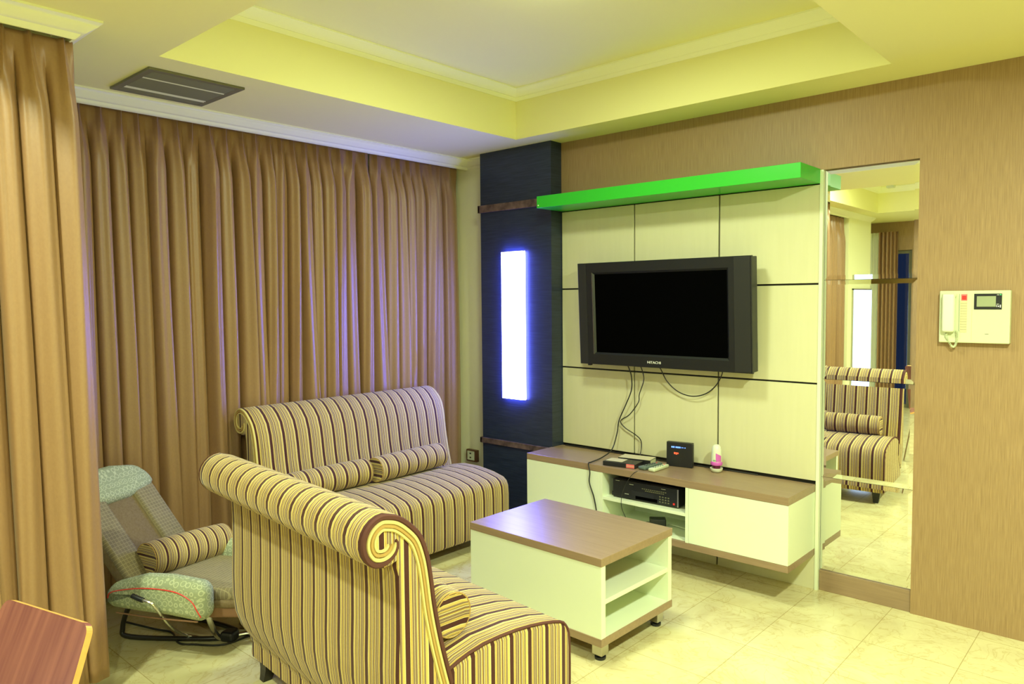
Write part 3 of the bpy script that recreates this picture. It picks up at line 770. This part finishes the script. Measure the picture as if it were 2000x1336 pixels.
# dining window curtains, seen only in the mirror
def curtain_x(name, label, Y, xa, xb, n, ztop, zbot, seed, material, cat='curtain'):
    rnd = random.Random(seed); bm = bmesh.new(); rows = []; nx = n * 10
    ph = [rnd.uniform(-.5, .5) for _ in range(n + 1)]
    for j in range(20):
        z = ztop + (zbot - ztop) * j / 19; row = []
        for k in range(nx + 1):
            t = k / nx * n; x = xa + (xb - xa) * k / nx
            row.append(bm.verts.new((x, Y + .022 * math.cos(2 * PI * t + ph[int(t)] * .0) + .004 * math.sin(t * 5 + z), z)))
        rows.append(row)
    for j in range(19):
        for k in range(nx): bm.faces.new((rows[j][k], rows[j][k + 1], rows[j + 1][k + 1], rows[j + 1][k]))
    o = solo(name, bm, material, label, cat, smooth=True)
    for p in o.data.polygons: p.use_smooth = True
    return o
curtain_x('sheer_curtain', 'pale sheer curtain at the far window, seen only in the mirror', YF + .10, -1.855, -1.64, 4, 2.36, .05, 2, M['sheer'])
curtain_x('curtain', 'brown curtain beside the sheer one, seen only in the mirror', YF + .17, -1.66, -1.42, 5, 2.36, .05, 4, M['curtain'])

# ================================================================== recliner seat
rc = thing('recliner_chair', 'low reclining chair with mint pads, partly hidden by the near curtain', 'recliner', (-1.965, -2.34, 0), math.radians(27.2))
def uvxy(sx=1, sy=1): return lambda co, n: (co.x * sx, co.y * sy)
def soft(name, x0, x1, y0, y1, z0, z1, bev, mm, parent, mtx=None, uv=None, label=None, seg=4, sub=0, shape=None):
    bm = bmesh.new(); box(bm, x0, x1, y0, y1, z0, z1, bevel=bev, seg=seg)
    if shape:
        bmesh.ops.subdivide_edges(bm, edges=bm.edges, cuts=2, use_grid_fill=True)
        for v in bm.verts: v.co = shape(v.co)
    if mtx is not None:
        lay = None
        if uv:
            lay = bm.loops.layers.uv.new('UVMap'); 
            for f in bm.faces:
                for l in f.loops: l[lay].uv = uv(l.vert.co, f.normal)
            uv = None
        bm.transform(mtx)
    return obj(name, bm, mm, parent, world=False, smooth=True, uvfn=uv, label=label)
seat = soft('seat', -.20, .40, -.205, .205, .235, .297, .028, M['check'], rc, uv=uvxy(), shape=lambda c: Vector((c.x, c.y * (1 - .25 * max(0, (c.x - .15) / .25) ** 2), c.z)))
soft('seat_cushion', .10, .405, -.20, .20, .210, .250, .018, M['browncloth'], rc, shape=lambda c: Vector((c.x + .03, c.y * (1 - .25 * max(0, (c.x - .15) / .25) ** 2), c.z)))
soft('skirt', -.20, .415, -.20, .20, .170, .225, .012, M['leather'], rc, shape=lambda c: Vector((c.x + .02, c.y * (1 - .25 * max(0, (c.x - .15) / .25) ** 2), c.z)), label='brown leather edge under the seat')
BMx = Matrix.Translation((-.11, 0, .255)) @ Matrix.Rotation(math.radians(-38), 4, 'Y')
back = soft('backrest', -.045, .015, -.215, .215, 0, .50, .02, M['browncloth'], rc, mtx=BMx)
for s in (-1, 1):
    soft('side_panel', .000, .034, min(s * .085, s * .216), max(s * .085, s * .216), .01, .50, .014, M['check'], back, mtx=BMx, uv=lambda co, n: (co.y, co.z), label='checked cloth side strip')
hp = soft('head_pad', -.060, .048, -.228, .228, .405, .590, .035, M['mint'], rc, mtx=BMx, shape=lambda c: Vector((c.x, c.y * (1 - .30 * max(0, (c.z - .48) / .11) ** 2), c.z - .035 * (abs(c.y) / .228) ** 2 * max(0, (c.z - .42) / .17) + .03 * (abs(c.y) / .228) ** 2 * max(0, 1 - (c.z - .405) / .1))))
for s in (-1, 1):
    def shp(c, s=s):
        return Vector((c.x, c.y, c.z + .02 * math.cos((c.x - .08) * 6) - .055 * max(0, (-c.x + .03) / .25) * (1 if c.z > .26 else -.6)))
    soft('arm_pad', -.175, .315, min(s * .20, s * .305), max(s * .20, s * .305), .185, .350, .048, M['mint'], rc, shape=shp, seg=5)
    bm = bmesh.new()
    tube(bm, smoothpath([(-.150, s * .300, .262), (-.12, s * .306, .294), (.03, s * .3065, .322), (.18, s * .3065, .322), (.26, s * .306, .292), (.288, s * .303, .25), (.300, s * .296, .222)], 4), .0022, 6)
    obj('piping', bm, M['red'], rc, world=False, smooth=True, label='thin red piping')
    bm = bmesh.new(); pts = [(-.12 + .40 * k / 10, s * .290, .199 - .004 * math.sin(PI * k / 10)) for k in range(11)]
    tube(bm, pts, .0035, 6); obj('cord_trim', bm, M['leather'], rc, world=False, smooth=True, label='corded lower edge')
# chrome frame
obj('frame', T([(.20, -.17, .215), (.222, -.165, .19), (.214, -.12, .103), (.200, -.06, .026), (.225, -.03, .014), (.30, .03, .014), (.42, .10, .014)], .012, 10), M['chrome'], rc, world=False, smooth=True)
obj('frame', T([(.20, .17, .215), (.222, .165, .19), (.214, .14, .103), (.200, .12, .026), (.225, .10, .014), (.42, .10, .014)], .012, 10), M['chrome'], rc, world=False, smooth=True)
for yy_ in (-.13, .13):
    obj('frame', T([(-.12, yy_, .22), (-.20, yy_, .15), (-.24, yy_, .05), (-.20, yy_, .013), (.10, yy_ * .6, .013), (.22, yy_ * .3, .013)], .011, 10), M['legblack'], rc, world=False, smooth=True)
lev = obj('lever', T([(.060, -.343, .291), (.099, -.338, .280), (.112, -.325, .254), (.10, -.27, .187), (.077, -.20, .117), (.056, -.13, .061), (.068, -.08, .024), (.127, -.055, .009), (.208, -.04, .009)], .0065, 8), M['chrome'], rc, world=False, smooth=True)
obj('grip', T([(.015, -.345, .305), (.039, -.345, .298), (.066, -.343, .290)], .0105, 10), M['black'], lev, world=False, smooth=True)
obj('base_cap', B(.205, .27, -.06, .0, .0005, .045, bevel=.012), M['black'], rc, world=False)
solo('cable', T([(-2.30, -2.50, .005), (-2.107, -2.438, .005), (-2.005, -2.40, .005), (-1.878, -2.425, .005), (-1.812, -2.388, .005), (-1.71, -2.30, .005), (-1.70, -2.15, .005), (-1.62, -2.0, .005)], .0045, 8), M['cable'], 'black cord on the floor beside the recliner', 'cable', smooth=True)
bolster('striped bolster lying on the recliner seat', (-2.045, -2.30, .356), math.radians(12), .41, .075, group=None, tilt=-0.05, mm='stripe_fine')

# ================================================================== wooden dining chair, bottom left
dc = thing('dining_chair', 'red-brown wooden chair with a pale edge in the bottom left corner', 'chair', (-.298, -3.395, 0), math.radians(14.4))
# local: x across, -y towards the seat, back leans
def bent(bm, path, w0, w1, th, rad=.02):
    """curved ply sheet along a (y,z) path, width w0..w1"""
    rows = []
    n = len(path); arc = [0]
    for i in range(1, n): arc.append(arc[-1] + (Vector(path[i]) - Vector(path[i - 1])).length)
    tot = arc[-1]
    for i, (y, z) in enumerate(path):
        a = Vector(path[max(i - 1, 0)]); b = Vector(path[min(i + 1, n - 1)]); t = (b - a).normalized(); nn = Vector((-t.y, t.x))
        w_ = w0 + (w1 - w0) * arc[i] / tot; e = min(arc[i], tot - arc[i])
        if e < rad: w_ -= rad - math.sqrt(max(0, rad * rad - (rad - e) ** 2))
        for s in (-1, 1):
            pass
        rows.append([bm.verts.new((x, y + nn.x * q, z + nn.y * q)) for x, q in ((-w_, -th / 2), (w_, -th / 2), (w_, th / 2), (-w_, th / 2))])
    for i in range(n - 1):
        for k in range(4): bm.faces.new((rows[i][k], rows[i][(k + 1) % 4], rows[i + 1][(k + 1) % 4], rows[i + 1][k]))
    bm.faces.new(rows[0][::-1]); bm.faces.new(rows[-1])
def ply(name, path, w0, w1, parent):
    bm = bmesh.new(); bent(bm, path, w0, w1, .013)
    bm.normal_update()
    for f in bm.faces:
        if abs(f.normal.x) > .5: f.material_index = 1
    for f in (bm.faces[-1], bm.faces[-2]) if hasattr(bm.faces, 'ensure_lookup_table') and not bm.faces.ensure_lookup_table() else (): f.material_index = 1
    return obj(name, bm, [M['redwood'], M['plywood']], parent, world=False)
top = (.064, .8775)
pathb = smoothpath([(-.098, .50), (-.075, .56), (-.040, .66), (.005, .765)], 6) 
pb = []
P0 = [(-.125, .47), (-.090, .55), (-.050, .65), (-.005, .76), (.020, .815)]
q = smoothpath([(a, b, 0) for a, b in P0], 6); pb = [(v.x, v.y) for v in q]
d = (Vector((.052, .886)) - Vector(pb[-1])); 
for f in (.2, .4, .6, .7, .8, .85, .9, .94, .97, .99, 1): pb.append((pb[-1][0], pb[-1][1])) if False else None
e0 = Vector(pb[-1])
for f in (.2, .4, .6, .7, .8, .86, .91, .95, .98, 1.0): pb.append(tuple(e0 + d * f))
ply('backrest', pb, .185, .139, dc)
q = smoothpath([(-.52, .44, 0), (-.50, .45, 0), (-.35, .447, 0), (-.2, .447, 0), (-.145, .452, 0), (-.125, .47, 0)], 5)
ply('seat', [(v.x, v.y) for v in q], .20, .188, dc)
for x in (-1, 1):
    obj('leg', T([(x * .16, -.16, .44), (x * .175, -.12, .25), (x * .19, -.06, .006)], .011, 10), M['chrome'], dc, world=False, smooth=True)
    obj('leg', T([(x * .16, -.42, .44), (x * .175, -.45, .25), (x * .19, -.50, .006)], .011, 10), M['chrome'], dc, world=False, smooth=True)

# ================================================================== intercom
ic = thing('intercom', 'cream wall intercom with handset and small screen on the brown wallpaper', 'intercom', (.679, -.001, 1.291))
IX, IZ = .545, 1.520; k = 4346.0
def IB(a, b, c, d, y0, y1, bevel=0., seg=2):
    return B(IX + a / k, IX + b / k, y0, y1, IZ - d / k, IZ - c / k, bevel=bevel, seg=seg)
obj('housing', IB(0, 1165, 0, 1000, -.034, -.0005, .004), M['cream'], ic)
hs_ = obj('handset', IB(65, 282, 55, 800, -.066, -.036, .012, 4), M['offwhite'], ic, smooth=True)
obj('handset_rest', IB(55, 290, 50, 120, -.044, -.034, .002), M['cream'], ic)
obj('groove', IB(336, 342, 60, 780, -.0345, -.033), M['greengrey'], ic)
obj('red_button', IB(368, 470, 66, 190, -.0352, -.033), M['redlabel'], ic, label='pale red plate')
obj('red_button', IB(385, 455, 95, 168, -.038, -.035, .001), M['red'], ic, label='red call button')
nl = obj('name_list', IB(360, 468, 205, 800, -.0350, -.033), M['paper'], ic, label='narrow name list strip')
for i in range(11):
    obj('list_line', IB(362, 464, 240 + i * 50, 243 + i * 50, -.0354, -.0348), M['greengrey'], nl)
obj('panel_edge', IB(548, 552, 70, 950, -.0348, -.033), M['paper'], ic)
obj('screen_frame', IB(583, 1030, 60, 358, -.0365, -.033, .001), M['black'], ic)
obj('screen', IB(628, 935, 108, 305, -.0372, -.0362), M['lcd'], ic, label='grey-green screen')
obj('indicator', IB(995, 1020, 72, 90, -.0372, -.0362), M['greenled'], ic)
obj('indicator', IB(950, 985, 80, 88, -.0372, -.0362), M['white'], ic)
for a, b_, c, d_ in ((945, 985, 255, 262), (945, 955, 275, 310), (970, 985, 285, 310), (1000, 1015, 270, 320)):
    obj('printed_mark', IB(a, b_, c, d_, -.0372, -.0362), M['white'], ic)
obj('slot', IB(770, 830, 818, 824, -.0346, -.033), M['black'], ic)
bm = bmesh.new(); path = smoothpath([(IX + 155 / k, -.045, IZ - 800 / k), (IX + 130 / k, -.04, IZ - 870 / k), (IX + 150 / k, -.035, IZ - 935 / k), (IX + 215 / k, -.03, IZ - 1060 / k), (IX + 265 / k, -.03, IZ - 1078 / k), (IX + 300 / k, -.033, IZ - 1000 / k), (IX + 315 / k, -.04, IZ - 870 / k), (IX + 300 / k, -.040, IZ - 760 / k)], 40)
cp = []; 
for i, p in enumerate(path):
    t_ = (path[min(i + 1, len(path) - 1)] - path[max(i - 1, 0)]).normalized(); n1 = t_.cross(Vector((0, 1, 0))).normalized(); n2 = t_.cross(n1)
    a = i * .95; rr = .0042 if 12 < i < len(path) - 6 else .001
    cp.append(p + n1 * math.cos(a) * rr + n2 * math.sin(a) * rr)
tube(bm, cp, .0013, 5); obj('coiled_cord', bm, M['cream'], hs_, smooth=True)

# socket on the plain wall strip
so = thing('power_socket', 'small wall socket in a brown frame beside the curtain edge', 'socket', (-2.478, .015, .325))
SX0, SX1, SZ0, SZ1 = -2.528, -2.424, .318, .404
obj('frame', B(SX0, SX1, -.008, .0195, SZ0, SZ1, bevel=.002), M['brownframe'], so)
obj('plate', B(SX0 + .014, SX1 - .020, -.012, -.006, SZ0 + .010, SZ1 - .010, bevel=.001), M['cream'], so)
for z in (.342, .372):
    obj('hole', B(SX0 + .038, SX0 + .054, -.0128, -.0118, z, z + .010), M['black'], so)

# ceiling vent
cv = thing('ceiling_vent', 'grey slatted air vent set into the lowered ceiling', 'air vent', (-2.15, -2.225, 2.49))
VX0, VX1, VY0, VY1 = -2.372, -1.936, -2.440, -2.005
bm = bmesh.new(); f_ = .030
for a in ((VX0, VX1, VY0, VY0 + f_), (VX0, VX1, VY1 - f_, VY1), (VX0, VX0 + f_, VY0 + f_, VY1 - f_), (VX1 - f_, VX1, VY0 + f_, VY1 - f_)):
    box(bm, *a, 2.489, 2.4995, bevel=.001)
obj('frame', bm, M['vent'], cv)
obj('backing', B(VX0 + .01, VX1 - .01, VY0 + .01, VY1 - .01, 2.4975, 2.4998), M['ventdark'], cv)
ns = 22
for i in range(ns):
    x = VX0 + f_ + (VX1 - VX0 - 2 * f_) * (i + .5) / ns
    bm = bmesh.new(); mm = M['ventlight'] if i in (3, 4, 15) else M['vent']
    box(bm, -.0012, .0012, VY0 + f_, VY1 - f_, -.006, .006, mtx=Matrix.Translation((x, 0, 2.4925)) @ Matrix.Rotation(math.radians(52), 4, 'Y'))
    obj('slat', bm, mm, cv)

# ceiling fixtures that give the light; camera-side and rear ones are added fill
for i, (x, y, z, e, r) in enumerate(LAMPS):
    lab = ['round recessed downlight in the ceiling right of the television wall', 'round recessed downlight in the ceiling tray behind the near sofa', 'unseen round fill downlight added in the ceiling above the camera side',
           'unseen round fill downlight added near the rear windows', 'round ceiling lamp in the middle of the tray above the coffee table'][i]
    dl = thing('ceiling_lamp', lab, 'ceiling lamp', (x, y, z - .01))
    zc_ = 2.5 if z < 2.6 else 2.8
    if r < .1:
        obj('trim_ring', LA([(r + .022, zc_ - .0005), (r + .022, zc_ - .005), (r + .004, zc_ - .008), (r + .004, zc_ - .0005)], x, y), M['cornice'], dl, smooth=True)
        obj('lens', LA([(r, zc_ - .0006), (r, zc_ - .004)], x, y), M['lens'], dl)
    else:
        obj('base', LA([(r + .02, zc_ - .0005), (r + .02, zc_ - .02)], x, y), M['cornice'], dl, smooth=True)
        obj('shade', LA([(r, zc_ - .02), (r, zc_ - .05), (r - .03, zc_ - .062)], x, y), M['lens'], dl, smooth=True)
sd = thing('smoke_detector', 'small box-shaped detector on the tray ceiling, seen in the mirror', 'smoke detector', (-1.15, -5.45, 2.74))
obj('base', LA([(.05, 2.7995), (.05, 2.785)], -1.15, -5.45), M['cream'], sd, smooth=True)
obj('head', B(-1.19, -1.11, -5.49, -5.41, 2.745, 2.785, bevel=.006), M['cream'], sd)
